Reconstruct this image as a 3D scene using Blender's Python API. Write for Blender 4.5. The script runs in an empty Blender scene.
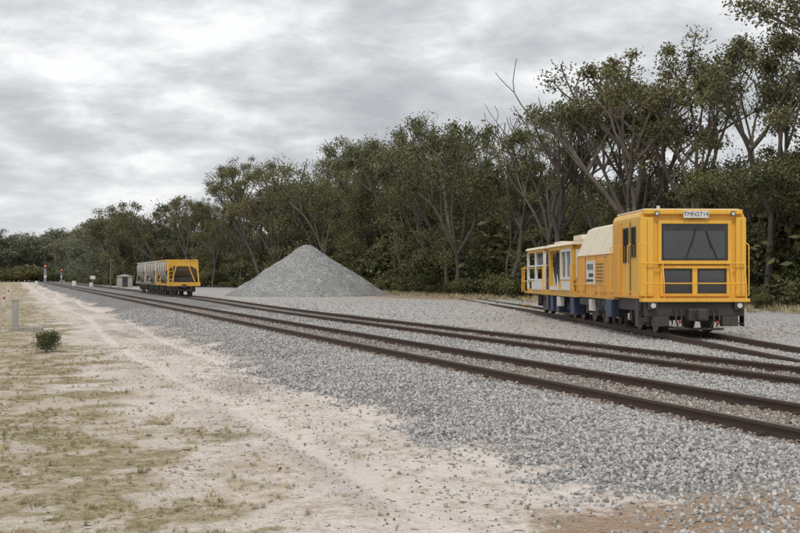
import bpy, bmesh, math, random
import numpy as np
from mathutils import Vector, Matrix
random.seed(7)
sc=bpy.context.scene
sc.view_settings.view_transform='Standard'; sc.view_settings.look='None'; sc.view_settings.exposure=0

# ---------------------------------------------------------------- helpers
def link(o,parent=None):
    sc.collection.objects.link(o)
    if parent: o.parent=parent
    return o
def empty(name,loc=(0,0,0),rot=0):
    e=bpy.data.objects.new(name,None); e.location=loc; e.rotation_euler=(0,0,rot); e.empty_display_size=.3
    return link(e)
class N:
    def __init__(s,name):
        s.m=bpy.data.materials.new(name); s.m.use_nodes=True; s.t=s.m.node_tree; s.t.nodes.clear()
        s.out=s.t.nodes.new('ShaderNodeOutputMaterial'); s.b=s.t.nodes.new('ShaderNodeBsdfPrincipled')
        s.t.links.new(s.b.outputs[0],s.out.inputs[0])
    def n(s,ty,**k):
        x=s.t.nodes.new(ty)
        for a,v in k.items(): setattr(x,a,v)
        return x
    def l(s,a,b): s.t.links.new(a,b)
    def set(s,node,**k):
        for a,v in k.items():
            node.inputs[a.replace('_',' ')].default_value=v
    def noise(s,scale,detail=4,rough=.55,vec=None):
        x=s.n('ShaderNodeTexNoise'); s.set(x,Scale=scale,Detail=detail,Roughness=rough)
        if vec: s.l(vec,x.inputs['Vector'])
        return x.outputs['Fac']
    def ramp(s,fac,stops):
        r=s.n('ShaderNodeValToRGB'); e=r.color_ramp.elements
        while len(e)<len(stops): e.new(.5)
        for i,(p,c) in enumerate(stops):
            e[i].position=p; e[i].color=(c[0],c[1],c[2],1) if hasattr(c,'__len__') else (c,c,c,1)
        s.l(fac,r.inputs[0]); return r.outputs[0]
    def mix(s,fac,a,b,mode='MIX'):
        m=s.n('ShaderNodeMix',data_type='RGBA',blend_type=mode)
        for sock,v in ((m.inputs[0],fac),(m.inputs[6],a),(m.inputs[7],b)):
            if hasattr(v,'is_linked'): s.l(v,sock)
            elif hasattr(v,'__len__'): sock.default_value=(v[0],v[1],v[2],1)
            else: sock.default_value=v
        return m.outputs[2]
    def math(s,op,a,b=0,clamp=False):
        m=s.n('ShaderNodeMath',operation=op,use_clamp=clamp)
        for i,v in enumerate((a,b)):
            if hasattr(v,'is_linked'): s.l(v,m.inputs[i])
            else: m.inputs[i].default_value=v
        return m.outputs[0]
    def bump(s,h,strength=.5,dist=.02):
        b=s.n('ShaderNodeBump'); s.set(b,Strength=strength,Distance=dist); s.l(h,b.inputs['Height']); s.l(b.outputs[0],s.b.inputs['Normal'])
    def pos(s): return s.n('ShaderNodeNewGeometry').outputs['Position']
    def obj(s): return s.n('ShaderNodeTexCoord').outputs['Object']

def paint(name,col,rough=.45,dirt=.35,dirtcol=(.12,.09,.06),metal=0,zlow=1.2):
    m=N(name); v=m.obj()
    n1=m.noise(2.2,4,.65,v); n2=m.noise(14,3,.7,v)
    f=m.ramp(m.math('MULTIPLY',n1,n2),[(.24,0),(.42,1)])
    sep=m.n('ShaderNodeSeparateXYZ'); m.l(v,sep.inputs[0])
    zl=m.math('SUBTRACT',1.0,m.math('DIVIDE',sep.outputs[2],zlow),True)
    k=m.math('ADD',m.math('MULTIPLY',f,dirt),m.math('MULTIPLY',zl,dirt*.9),True)
    base=m.mix(n1,[c*.85 for c in col],[min(1,c*1.1) for c in col])
    mp=m.n('ShaderNodeMapping'); mp.inputs['Scale'].default_value=(9,9,.6); m.l(v,mp.inputs[0])
    streak=m.ramp(m.noise(1,3,.6,mp.outputs[0]),[(.52,0),(.72,1)])
    base=m.mix(m.math('MULTIPLY',streak,dirt*.8),base,dirtcol)
    m.l(m.mix(k,base,dirtcol),m.b.inputs['Base Color'])
    m.set(m.b,Roughness=rough,Metallic=metal)
    return m.m
YEL=paint('yellow_paint',(.88,.49,.06),.36,.24)
YEL2=paint('aged_yellow_paint',(.76,.43,.05),.5,.4)
ORG=paint('side_orange_paint',(.84,.40,.04),.42,.3)
CREAM=paint('cream_panel',(.80,.71,.54),.5,.25)
WHITE=paint('white_paint',(.75,.75,.72),.45,.3)
GREYW=paint('wagon_grey_paint',(.56,.575,.58),.55,.6,(.20,.17,.14),0,2.6)
HOP=paint('ballast_worn_steel',(.24,.19,.13),.7,.5)
SHEDW=paint('shed_cladding',(.42,.40,.36),.7,.3)
BLACK=paint('black_underframe',(.035,.035,.038),.6,.5,(.09,.07,.05))
BLUE=paint('dark_blue_equipment',(.03,.055,.13),.5,.35,(.05,.04,.035))
RED=paint('red_fitting',(.5,.03,.02),.5,.2)
CONC=paint('concrete',(.42,.41,.38),.8,.3)
GALV=paint('galvanised_steel',(.35,.36,.37),.5,.2,metal=.4)
STEEL=paint('wheel_steel',(.10,.085,.075),.45,.4,metal=.5)
def glass():
    m=N('dark_glass'); v=m.obj(); n=m.noise(1.6,3,.6,v)
    m.l(m.mix(n,(.012,.015,.018),(.05,.055,.055)),m.b.inputs['Base Color']); m.set(m.b,Roughness=.05); m.b.inputs['Specular IOR Level'].default_value=.9
    return m.m
GLASS=glass()
def lampm():
    m=N('lamp_lens'); m.set(m.b,Base_Color=(.6,.6,.56,1),Roughness=.15); return m.m
LENS=lampm()

class Part:
    def __init__(s,name,mat,parent): s.bm=bmesh.new(); s.name=name; s.mat=mat; s.parent=parent
    def box(s,x0,x1,y0,y1,z0,z1,bev=0,rot=None):
        r=bmesh.ops.create_cube(s.bm,size=1); vs=r['verts']
        for v in vs:
            v.co=Vector(((x0+x1)/2+v.co.x*(x1-x0),(y0+y1)/2+v.co.y*(y1-y0),(z0+z1)/2+v.co.z*(z1-z0)))
        if rot: bmesh.ops.rotate(s.bm,verts=vs,cent=((x0+x1)/2,(y0+y1)/2,(z0+z1)/2),matrix=rot)
        if bev:
            es=list({e for v in vs for e in v.link_edges})
            bmesh.ops.bevel(s.bm,geom=es,offset=bev,segments=2,affect='EDGES',profile=.6)
        return s
    def tube(s,a,b,r,seg=10,r2=None):
        a=Vector(a);b=Vector(b);d=b-a
        q=d.to_track_quat('Z','Y').to_matrix().to_4x4()
        bmesh.ops.create_cone(s.bm,cap_ends=True,segments=seg,radius1=r,radius2=r if r2 is None else r2,depth=d.length,matrix=Matrix.Translation((a+b)/2)@q)
        return s
    def path(s,pts,r,seg=8):
        for a,b in zip(pts[:-1],pts[1:]): s.tube(a,b,r,seg)
        return s
    def prism(s,prof,axis,a0,a1):
        def mk(p,a): return (p[0],a,p[1]) if axis=='y' else (a,p[0],p[1])
        v0=[s.bm.verts.new(mk(p,a0)) for p in prof]; v1=[s.bm.verts.new(mk(p,a1)) for p in prof]
        n=len(prof); s.bm.faces.new(v0); s.bm.faces.new(v1[::-1])
        for i in range(n): s.bm.faces.new((v0[i],v0[(i+1)%n],v1[(i+1)%n],v1[i]))
        return s
    def quad(s,*p):
        s.bm.faces.new([s.bm.verts.new(q) for q in p]); return s
    def done(s,smooth=False):
        bmesh.ops.recalc_face_normals(s.bm,faces=s.bm.faces)
        me=bpy.data.meshes.new(s.name); s.bm.to_mesh(me); s.bm.free(); me.materials.append(s.mat)
        if smooth:
            for p in me.polygons: p.use_smooth=True
        o=bpy.data.objects.new(s.name,me); link(o,s.parent); return o

def np_mesh(name,verts,faces,mats=(),matidx=None,smooth=False):
    me=bpy.data.meshes.new(name)
    verts=np.asarray(verts,dtype=np.float32)
    me.vertices.add(len(verts)); me.vertices.foreach_set('co',verts.ravel())
    k=faces.shape[1]; nf=len(faces)
    me.loops.add(nf*k); me.loops.foreach_set('vertex_index',faces.astype(np.int32).ravel())
    me.polygons.add(nf); me.polygons.foreach_set('loop_start',np.arange(0,nf*k,k,dtype=np.int32))
    me.polygons.foreach_set('loop_total',np.full(nf,k,dtype=np.int32))
    for m in mats: me.materials.append(m)
    if matidx is not None: me.polygons.foreach_set('material_index',matidx.astype(np.int32))
    if smooth: me.polygons.foreach_set('use_smooth',np.ones(nf,dtype=bool))
    me.update(calc_edges=True); me.validate(); return me

_tab=np.random.RandomState(3).rand(256,256)
def vn(x,y,s,seed=0):
    x=np.asarray(x,float)*s+seed*17.3; y=np.asarray(y,float)*s+seed*9.1
    xi=np.floor(x).astype(int); yi=np.floor(y).astype(int); fx=x-xi; fy=y-yi
    fx=fx*fx*(3-2*fx); fy=fy*fy*(3-2*fy)
    a=_tab[xi%256,yi%256];b=_tab[(xi+1)%256,yi%256];c=_tab[xi%256,(yi+1)%256];d=_tab[(xi+1)%256,(yi+1)%256]
    return (a*(1-fx)+b*fx)*(1-fy)+(c*(1-fx)+d*fx)*fy
def fbm(x,y,s,seed=0,o=4):
    t=0;a=.5;w=0
    for i in range(o): t=t+a*vn(x,y,s*2**i,seed+i); w+=a; a*=.5
    return t/w
def ss(a,b,x):
    t=np.clip((x-a)/(b-a),0,1); return t*t*(3-2*t)

# ---------------------------------------------------------------- layout
CAM=(0,0,1.8)
XM=8.12; G=1.45
def x2(y): return 12.35+1.25*ss(48,92,y)
M0=Vector((18.1,28.1)); MA=math.radians(15.9); MU=Vector((math.sin(MA),math.cos(MA)))
def ruts(X,Y):
    w=.22*np.sin(Y*.15)
    return np.maximum(np.exp(-((X-2.75-w)/.17)**2),np.exp(-((X-4.2-w)/.17)**2))
def zones(X,Y):
    n=fbm(X,Y,.55,1)-.5; n2=fbm(X,Y,2.2,5)-.5
    grav=ss(3.9,5.4,X+n*2.1+n2*1.3)
    near=ss(8.8,7.4,Y)*ss(2.6,4.2,X)
    grav=grav*(1-.6*near*ss(-.15,.2,n2+.1))
    stk=fbm(X*1.0,Y*.16,1.3,41)-.5
    streak=ss(-.02,.13,stk)*ss(1.8,3.0,X)*.8
    streak=np.clip(streak*(1-.8*ruts(X,Y)),0,1)
    grass=(1-ss(.6,3.0,X+n*2.2+n2*1.8))
    grass=grass*(.45+.55*ss(-.09,.11,fbm(X,Y,2.3,9,5)-.5+.02))
    far=ss(36,42,X+n*4)
    yard=ss(13.7,15.2,X+n*1.2)
    return grav,grass,yard,far,near,streak
def hgt(X,Y):
    g=ss(4.4,6.4,X)*.152*(1-ss(9.9,11.0,X)) 
    g=np.maximum(g,.095*ss(9.0,10.6,X)*(1-ss(14.2,16.2,X)))
    g=np.maximum(g,.03*ss(14,16,X))
    g=g+(fbm(X,Y,.5,3)-.5)*.05*(1-ss(4,6,X)) + (fbm(X,Y,3,4)-.5)*.035
    g=g-.035*ruts(X,Y)
    g=g+18*ss(520,1100,Y)*(.4+fbm(X,Y,.004,8))
    return g

def axis(parts):
    return np.unique(np.round(np.concatenate(parts),4))
xs=axis([[-1500,-600,-250,-100,-50,-25,-12,-6],np.arange(-3,17,.11),np.arange(17,46,.7),[50,60,80,120,200,400,800,1500]])
ys=axis([[-600,-200,-80,-30,-12,-4],np.arange(0,32,.11),np.arange(32,60,.25),np.arange(60,130,1),np.arange(130,560,8),[600,700,800,900,1000,1150,1400,1900,2600]])
XX,YY=np.meshgrid(xs,ys,indexing='ij'); ZZ=hgt(XX,YY)
V=np.stack([XX,YY,ZZ],-1).reshape(-1,3); nx,ny=XX.shape
ii,jj=np.meshgrid(np.arange(nx-1),np.arange(ny-1),indexing='ij'); a=(ii*ny+jj).ravel()
F=np.stack([a,a+ny,a+ny+1,a+1],-1)

def ground_mat():
    m=N('ground_surface'); p=m.pos()
    at=m.n('ShaderNodeAttribute',attribute_name='zone'); sp=m.n('ShaderNodeSeparateColor'); m.l(at.outputs['Color'],sp.inputs[0])
    at2=m.n('ShaderNodeAttribute',attribute_name='zone2'); sp2=m.n('ShaderNodeSeparateColor'); m.l(at2.outputs['Color'],sp2.inputs[0])
    nA=m.noise(.7,4,.65,p); nB=m.noise(9,4,.7,p); nC=m.noise(60,2,.7,p); nD=m.noise(3,5,.75,p)
    def br(f,n,w=.5,a=.38,b=.62):
        return m.ramp(m.math('ADD',f,m.math('MULTIPLY',m.math('SUBTRACT',n,.5),w)),[(a,0),(b,1)])
    sand=m.mix(m.ramp(nB,[(.34,0),(.58,1)]),(.49,.405,.335),(.75,.665,.59))
    sand=m.mix(m.ramp(nA,[(.4,0),(.6,.75)]),sand,(.79,.725,.67))
    sand=m.mix(m.ramp(nD,[(.52,0),(.64,.6)]),sand,(.40,.315,.245))
    sand=m.mix(m.ramp(nC,[(.56,0),(.7,.75)]),sand,(.19,.15,.115))
    sand=m.mix(m.math('MULTIPLY',at2.outputs['Alpha'],.6),sand,(.80,.73,.67))
    grs=m.mix(m.ramp(nB,[(.38,0),(.60,1)]),(.20,.165,.085),(.50,.41,.27))
    grs=m.mix(m.ramp(nD,[(.47,0),(.61,.85)]),grs,(.64,.55,.44))
    grs=m.mix(m.ramp(nA,[(.46,0),(.6,.45)]),grs,(.25,.22,.11))
    grs=m.mix(m.ramp(nC,[(.5,0),(.66,.7)]),grs,(.16,.13,.065))
    vo=m.n('ShaderNodeTexVoronoi'); m.set(vo,Scale=24.0); m.l(p,vo.inputs['Vector'])
    vs=m.n('ShaderNodeSeparateColor'); m.l(vo.outputs['Color'],vs.inputs[0])
    grv=m.mix(vs.outputs[0],(.20,.20,.205),(.58,.575,.57))
    grv=m.mix(m.ramp(vo.outputs['Distance'],[(.34,0),(.64,.9)]),grv,(.06,.056,.052))
    grv=m.mix(m.ramp(nA,[(.46,0),(.66,.55)]),grv,(.47,.43,.38))
    grv=m.mix(m.ramp(nD,[(.52,0),(.66,.45)]),grv,(.17,.16,.15))
    vy=m.n('ShaderNodeTexVoronoi'); m.set(vy,Scale=7.0); m.l(p,vy.inputs['Vector']); vys=m.n('ShaderNodeSeparateColor'); m.l(vy.outputs['Color'],vys.inputs[0])
    yrd=m.mix(vs.outputs[1],(.32,.315,.31),(.66,.65,.63))
    yrd=m.mix(m.ramp(vys.outputs[0],[(.55,0),(1,.65)]),yrd,(.19,.185,.18))
    yrd=m.mix(m.ramp(vys.outputs[1],[(.7,0),(1,.6)]),yrd,(.72,.70,.67))
    mp=m.n('ShaderNodeMapping'); mp.inputs['Scale'].default_value=(.35,.06,1); m.l(p,mp.inputs[0])
    yrd=m.mix(m.ramp(m.noise(1,4,.65,mp.outputs[0]),[(.45,0),(.66,.75)]),yrd,(.48,.40,.335))
    yrd=m.mix(m.ramp(nD,[(.5,0),(.68,.55)]),yrd,(.22,.21,.19))
    c=m.mix(br(sp.outputs[1],nB,1.3,.3,.7),sand,grs)
    strk=m.math('MULTIPLY',at.outputs['Alpha'],m.ramp(nB,[(.4,0),(.6,1)]))
    c=m.mix(strk,c,m.mix(vs.outputs[2],(.14,.12,.10),(.46,.42,.38)))
    gm=br(sp.outputs[0],nB,.8); c=m.mix(gm,c,grv)
    c=m.mix(br(sp.outputs[2],nD,.6),c,yrd)
    litter=m.mix(nB,(.14,.10,.06),(.30,.23,.15))
    c=m.mix(br(sp2.outputs[1],nD,.6),c,litter)
    stain=m.mix(vs.outputs[1],(.09,.062,.046),(.34,.27,.22))
    c=m.mix(m.math('MULTIPLY',sp2.outputs[0],m.ramp(nB,[(.3,.3),(.7,.95)])),c,stain)
    red=m.mix(nB,(.25,.165,.105),(.55,.42,.31))
    red=m.mix(m.ramp(nC,[(.5,0),(.66,.7)]),red,(.17,.11,.075))
    red=m.mix(m.ramp(nD,[(.52,0),(.62,.7)]),red,(.42,.38,.34))
    c=m.mix(br(sp2.outputs[2],nD,1.3),c,red)
    m.l(c,m.b.inputs['Base Color']); m.set(m.b,Roughness=.95); m.b.inputs['Specular IOR Level'].default_value=.15
    hv=m.math('SUBTRACT',.6,vo.outputs['Distance'])
    m.bump(m.math('ADD',hv,m.math('MULTIPLY',nC,.6)),.8,.03)
    return m.m
me=np_mesh('ground',V,F,[ground_mat()],smooth=True)
gr,gs,yd,fr,nr,sk=[q.ravel() for q in zones(XX,YY)]
def attr(me,name,arr):
    at=me.color_attributes.new(name,'FLOAT_COLOR','POINT'); at.data.foreach_set('color',arr.astype(np.float32).ravel())
Xr=XX.ravel();Yr=YY.ravel()
attr(me,'zone',np.stack([gr,gs,yd,sk],-1))
st=np.exp(-((Xr-XM)/1.0)**4)*.6; st=np.maximum(st,np.exp(-((Xr-x2(Yr))/.9)**4)*.56)
cd=(Xr-M0.x)*MU.y-(Yr-M0.y)*MU.x
st=np.maximum(st,np.exp(-(cd/1.1)**4)*.2*(Xr>14))
redm=nr*.52+ .9*np.exp(-((Xr-33)/4)**2-((Yr-92)/14)**2)+.42*np.exp(-((Xr-4.4)/1.5)**2)*ss(9,7,Yr)
attr(me,'zone2',np.stack([st,fr,np.clip(redm,0,1),ruts(Xr,Yr)],-1))
link(bpy.data.objects.new('ground',me))

# ---------------------------------------------------------------- tracks
def railmat():
    m=N('rusty_rail'); v=m.pos(); n=m.noise(12,3,.7,v); n2=m.noise(1.3,3,.7,v)
    c=m.mix(n,(.04,.024,.017),(.125,.072,.048)); c=m.mix(m.ramp(n2,[(.45,0),(.65,.5)]),c,(.06,.05,.045))
    m.l(c,m.b.inputs['Base Color']); m.set(m.b,Roughness=.7,Metallic=.1); return m.m
def headmat():
    m=N('rail_head'); v=m.pos(); n=m.noise(8,3,.7,v)
    m.l(m.mix(n,(.11,.09,.075),(.27,.23,.20)),m.b.inputs['Base Color']); m.set(m.b,Roughness=.42,Metallic=.5); return m.m
def sleepmat():
    m=N('weathered_sleeper'); v=m.pos(); n=m.noise(5,4,.7,v)
    m.l(m.mix(n,(.07,.05,.036),(.28,.22,.17)),m.b.inputs['Base Color']); m.set(m.b,Roughness=.9); m.bump(n,.5,.01); return m.m
RAIL=railmat(); HEAD=headmat(); SLEEP=sleepmat()
def sweep(part,prof,path,off):
    rings=[]
    for i,(x,y,z) in enumerate(path):
        a=Vector(path[max(0,i-1)][:2]);b=Vector(path[min(len(path)-1,i+1)][:2]); d=(b-a).normalized(); nrm=Vector((d.y,-d.x))
        rings.append([part.bm.verts.new((x+nrm.x*(off+u),y+nrm.y*(off+u),z+w)) for u,w in prof])
    n=len(prof)
    for r0,r1 in zip(rings[:-1],rings[1:]):
        for k in range(n): part.bm.faces.new((r0[k],r0[(k+1)%n],r1[(k+1)%n],r1[k]))
    part.bm.faces.new(rings[0]); part.bm.faces.new(rings[-1][::-1])
foot=[(-.065,-.16),(.065,-.16),(.065,-.145),(.012,-.13),(.012,-.045),(.036,-.038),(.036,-.004),(-.036,-.004),(-.036,-.038),(-.012,-.045),(-.012,-.13),(-.065,-.145)]
top=[(-.028,-.006),(.028,-.006),(.026,0),(-.026,0)]
def track(name,path,sl_len,sp,buried=0.0,worn=True):
    e=empty(name)
    pr=Part('rails',RAIL,e); ph=Part('rail_heads',HEAD if worn else RAIL,e); ps=Part('sleepers',SLEEP,e); pc=Part('rail_fastenings',RAIL,e)
    for off in (-G/2,G/2): sweep(pr,foot,path,off); sweep(ph,top,path,off)
    acc=0;r=random.Random(5)
    for (x0,y0,z0),(x1,y1,z1) in zip(path[:-1],path[1:]):
        L=math.hypot(x1-x0,y1-y0); t=acc
        while t<L:
            f=t/L; cx=x0+(x1-x0)*f; cy=y0+(y1-y0)*f; cz=z0+(z1-z0)*f
            d=Vector((x1-x0,y1-y0)).normalized()
            if cy<170:
                R=Matrix.Rotation(math.atan2(-d.x,d.y)+r.uniform(-.015,.015),3,'Z')
                zt=cz-.16-buried+r.uniform(-.015,.012)
                ps.box(cx-sl_len/2+r.uniform(-.04,.04),cx+sl_len/2,cy-.115,cy+.115,zt-.12,zt,rot=R)
                if cy<45:
                    for off in (-G/2,G/2):
                        for s2 in (-.1,.1):
                            q=Vector((cx,cy))+Vector((d.y,-d.x))*(off+s2)
                            pc.box(q.x-.03,q.x+.03,q.y-.04,q.y+.04,zt,zt+.045)
            t+=sp
        acc=t-L
    pr.done();ph.done();ps.done();pc.done()
track('main_railway_track',[(XM,y,.30) for y in (-15,0,20,60,120,200,300,430)],2.3,.66,-.006)
track('loop_railway_track',[(float(x2(y)),y,.225) for y in [-15,0,20,45]+list(range(50,100,5))+[110,140,200,300]],2.2,.68,-.02,False)
p3=[]
for s in (-22,-10,0,10,25,45,60): q=M0+MU*s; p3.append((q.x,q.y,.20-(.10 if s>30 else 0)-(.045 if s<-5 else 0)))
track('siding_railway_track',p3,2.2,.7,.03,False)

# ---------------------------------------------------------------- scatter (geometry nodes instancing)
def stone_mat(name,lo,hi):
    m=N(name); oi=m.n('ShaderNodeObjectInfo'); v=m.obj()
    c=m.mix(oi.outputs['Random'],lo,hi)
    c=m.mix(m.ramp(m.noise(3,1,.7,v),[(.4,0),(.7,.5)]),c,(.38,.335,.285))
    m.l(c,m.b.inputs['Base Color']); m.set(m.b,Roughness=.85); m.b.inputs['Specular IOR Level'].default_value=.2
    return m.m
SM=stone_mat('crushed_granite',(.16,.16,.165),(.66,.655,.645))
SM2=stone_mat('stained_ballast',(.10,.072,.055),(.40,.33,.275))
def stone_col(name,mat,flat=1.0,ln=1.0):
    c=bpy.data.collections.new(name)
    for k in range(6):
        bm=bmesh.new(); bmesh.ops.create_icosphere(bm,subdivisions=1,radius=.5); r=random.Random(k+11)
        sx,sy,sz=ln,r.uniform(.65,.95)*(1 if ln==1 else .5),r.uniform(.5,.8)*flat
        for v in bm.verts: v.co=Vector((v.co.x*sx,v.co.y*sy,v.co.z*sz))*r.uniform(.72,1.2)
        m=bpy.data.meshes.new('stone'); bm.to_mesh(m); bm.free(); m.materials.append(mat)
        c.objects.link(bpy.data.objects.new('stone',m))
    return c
def scatter(name,pts,sc_,col,tilt=3.14):
    pts=np.asarray(pts)
    me=bpy.data.meshes.new(name); me.vertices.add(len(pts)); me.vertices.foreach_set('co',pts.astype(np.float32).ravel())
    a=me.attributes.new('sz','FLOAT','POINT'); a.data.foreach_set('value',np.asarray(sc_,dtype=np.float32))
    me.update(); o=link(bpy.data.objects.new(name,me))
    g=bpy.data.node_groups.new(name,'GeometryNodeTree')
    g.interface.new_socket('Geometry',in_out='INPUT',socket_type='NodeSocketGeometry'); g.interface.new_socket('Geometry',in_out='OUTPUT',socket_type='NodeSocketGeometry')
    gi=g.nodes.new('NodeGroupInput'); go=g.nodes.new('NodeGroupOutput')
    ci=g.nodes.new('GeometryNodeCollectionInfo'); ci.inputs['Collection'].default_value=col; ci.inputs['Separate Children'].default_value=True; ci.inputs['Reset Children'].default_value=True
    ip=g.nodes.new('GeometryNodeInstanceOnPoints'); ip.inputs['Pick Instance'].default_value=True
    rv=g.nodes.new('FunctionNodeRandomValue'); rv.data_type='FLOAT_VECTOR'
    rv.inputs[0].default_value=(-tilt,-tilt,-3.14); rv.inputs[1].default_value=(tilt,tilt,3.14)
    na=g.nodes.new('GeometryNodeInputNamedAttribute'); na.data_type='FLOAT'; na.inputs['Name'].default_value='sz'
    L=g.links.new; L(gi.outputs[0],ip.inputs['Points']); L(ci.outputs[0],ip.inputs['Instance']); L(rv.outputs[0],ip.inputs['Rotation']); L(na.outputs[0],ip.inputs['Scale']); L(ip.outputs[0],go.inputs[0])
    md=o.modifiers.new('scatter','NODES'); md.node_group=g
    return o
rs=np.random.RandomState(1)
def rnd(x0,x1,y0,y1,d):
    n=int((x1-x0)*(y1-y0)*d); return rs.uniform(x0,x1,n),rs.uniform(y0,y1,n)
P=[];S=[]
for (x0,x1,y0,y1,d,s0,s1) in [(3.2,8.5,4,14,850,.022,.060),(8.5,11.5,8,14,380,.03,.055),(3.4,12,14,24,400,.028,.062),(12,17,10,24,150,.035,.06),(4,14,24,40,150,.04,.065),(4,12,40,60,60,.045,.07)]:
    x,y=rnd(x0,x1,y0,y1,d); g=zones(x,y)[0]; k=rs.rand(len(x))<g**1.3*.96+.03; x=x[k];y=y[k]
    s=rs.uniform(s0,s1,len(x)); P.append(np.stack([x,y,hgt(x,y)+s*.15],-1)); S.append(s)
P=np.concatenate(P);S=np.concatenate(S)
instain=(np.abs(P[:,0]-XM)<.95)|(np.abs(P[:,0]-x2(P[:,1]))<.9)
pick=rs.rand(len(P))<.66
scatter('ballast_gravel',P[~(instain&pick)],S[~(instain&pick)],stone_col('granite_stones',SM))
scatter('rust_stained_ballast',P[instain&pick],S[instain&pick],stone_col('stained_stones',SM2))
P=[];S=[]
for (x0,x1,y0,y1,d,s0,s1) in [(13.5,24,14,30,45,.035,.075),(13.5,30,30,50,16,.05,.10),(14,36,50,85,4,.07,.14)]:
    x,y=rnd(x0,x1,y0,y1,d); k=rs.rand(len(x))<.25+.75*ss(.42,.6,fbm(x,y,.5,51)); x=x[k];y=y[k]; s=rs.uniform(s0,s1,len(x)); P.append(np.stack([x,y,hgt(x,y)+s*.1],-1)); S.append(s)
scatter('yard_gravel',np.concatenate(P),np.concatenate(S),stone_col('yard_stones',SM))
x,y=rnd(0,5.2,4,40,170); zz_=zones(x,y); k=rs.rand(len(x))<(.08+.5*ss(.5,.7,fbm(x,y,1.1,21))+zz_[5]*1.1+.4*zz_[4])*(1-.8*ruts(x,y)); x=x[k];y=y[k]; s=rs.uniform(.01,.036,len(x))*(1-.3*(x<2.5))
scatter('sand_pebbles',np.stack([x,y,hgt(x,y)+s*.1],-1),s,stone_col('pebbles',stone_mat('pebble',(.12,.09,.07),(.54,.48,.41))))
x,y=rnd(-1,5.6,5,30,40); k=rs.rand(len(x))<.15+.85*ss(.45,.62,fbm(x,y,.9,61)); x=x[k];y=y[k]; s=rs.uniform(.012,.05,len(x))*(1+1.6*(rs.rand(len(x))<.03))
scatter('leaf_litter',np.stack([x,y,hgt(x,y)+.004],-1),s,stone_col('litter_bits',stone_mat('litter',(.05,.035,.022),(.26,.18,.11)),.18,1.8),.2)
def grass_mat():
    m=N('dry_grass'); oi=m.n('ShaderNodeObjectInfo')
    c=m.ramp(oi.outputs['Random'],[(0,(.17,.16,.065)),(.25,(.28,.25,.12)),(.6,(.48,.40,.24)),(.88,(.60,.50,.34)),(1,(.22,.21,.085))])
    m.l(c,m.b.inputs['Base Color']); m.set(m.b,Roughness=.8); return m.m
GM=grass_mat()
gc=bpy.data.collections.new('grass_tufts')
for k in range(6):
    r=random.Random(k+40); vs=[];fs=[]
    for b in range(26):
        a=r.uniform(0,6.28);rad=r.uniform(0,.6); bx,by=math.cos(a)*rad,math.sin(a)*rad
        h=r.uniform(.15,1.0); ln=r.uniform(.3,1.3); a2=r.uniform(0,6.28); w=.024
        px,py=math.cos(a2+1.57)*w,math.sin(a2+1.57)*w
        tx_,ty_=bx+math.cos(a2)*ln*.5,by+math.sin(a2)*ln*.5
        mx,my=bx+math.cos(a2)*ln*.15,by+math.sin(a2)*ln*.15
        i=len(vs); vs+=[(bx-px,by-py,-.05),(bx+px,by+py,-.05),(mx+px,my+py,h*.6),(mx-px,my-py,h*.6),(tx_+px*.2,ty_+py*.2,h),(tx_-px*.2,ty_-py*.2,h)]
        fs+=[(i,i+1,i+2,i+3),(i+3,i+2,i+4,i+5)]
    m=bpy.data.meshes.new('tuft'); m.from_pydata(vs,[],fs); m.materials.append(GM); gc.objects.link(bpy.data.objects.new('tuft',m))
P=[];S=[]
for (x0,x1,y0,y1,d) in [(-1.5,4.0,5,16,210),(-2,4,16,32,85),(-3,3.8,32,80,26)]:
    x,y=rnd(x0,x1,y0,y1,d); g=zones(x,y)[1]; k=rs.rand(len(x))<g**1.3*(.10+.75*ss(.44,.62,fbm(x,y,2.2,31)))+.012; x=x[k];y=y[k]
    s=rs.uniform(.018,.06,len(x))*(1+.9*(rs.rand(len(x))<.05)); P.append(np.stack([x,y,hgt(x,y)],-1));S.append(s)
x,y=rnd(34,42,45,150,1.5); P.append(np.stack([x,y,hgt(x,y)],-1)); S.append(rs.uniform(.2,.5,len(x)))
scatter('dry_grass',np.concatenate(P),np.concatenate(S),gc,.15)

# ---------------------------------------------------------------- trees
def leaf_mat(name,dark,light,hz=0):
    m=N(name); at=m.n('ShaderNodeAttribute',attribute_name='tone'); oi=m.n('ShaderNodeObjectInfo')
    sp=m.n('ShaderNodeSeparateColor'); m.l(at.outputs['Color'],sp.inputs[0])
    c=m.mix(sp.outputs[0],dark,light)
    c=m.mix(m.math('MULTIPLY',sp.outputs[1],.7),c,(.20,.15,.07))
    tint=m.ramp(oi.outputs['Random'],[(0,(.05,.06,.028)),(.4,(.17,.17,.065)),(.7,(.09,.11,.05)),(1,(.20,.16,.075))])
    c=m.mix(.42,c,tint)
    if hz: c=m.mix(hz,c,(.30,.34,.36))  # distance haze painted into the leaf colour as a pale bluish tint
    m.l(c,m.b.inputs['Base Color']); m.set(m.b,Roughness=.5); m.b.inputs['Specular IOR Level'].default_value=.35
    return m.m
def bark_mat():
    m=N('bark'); v=m.obj(); mp=m.n('ShaderNodeMapping'); mp.inputs['Scale'].default_value=(3,3,.5); m.l(v,mp.inputs[0]); n=m.noise(2,3,.7,mp.outputs[0])
    m.l(m.mix(n,(.05,.04,.034),(.25,.21,.175)),m.b.inputs['Base Color']); m.set(m.b,Roughness=.95); return m.m
LEAF=leaf_mat('eucalypt_leaves',(.034,.044,.017),(.21,.215,.08)); LEAFF=leaf_mat('eucalypt_leaves_painted_haze',(.045,.055,.028),(.17,.185,.085),.14)
BARK=bark_mat()
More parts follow.
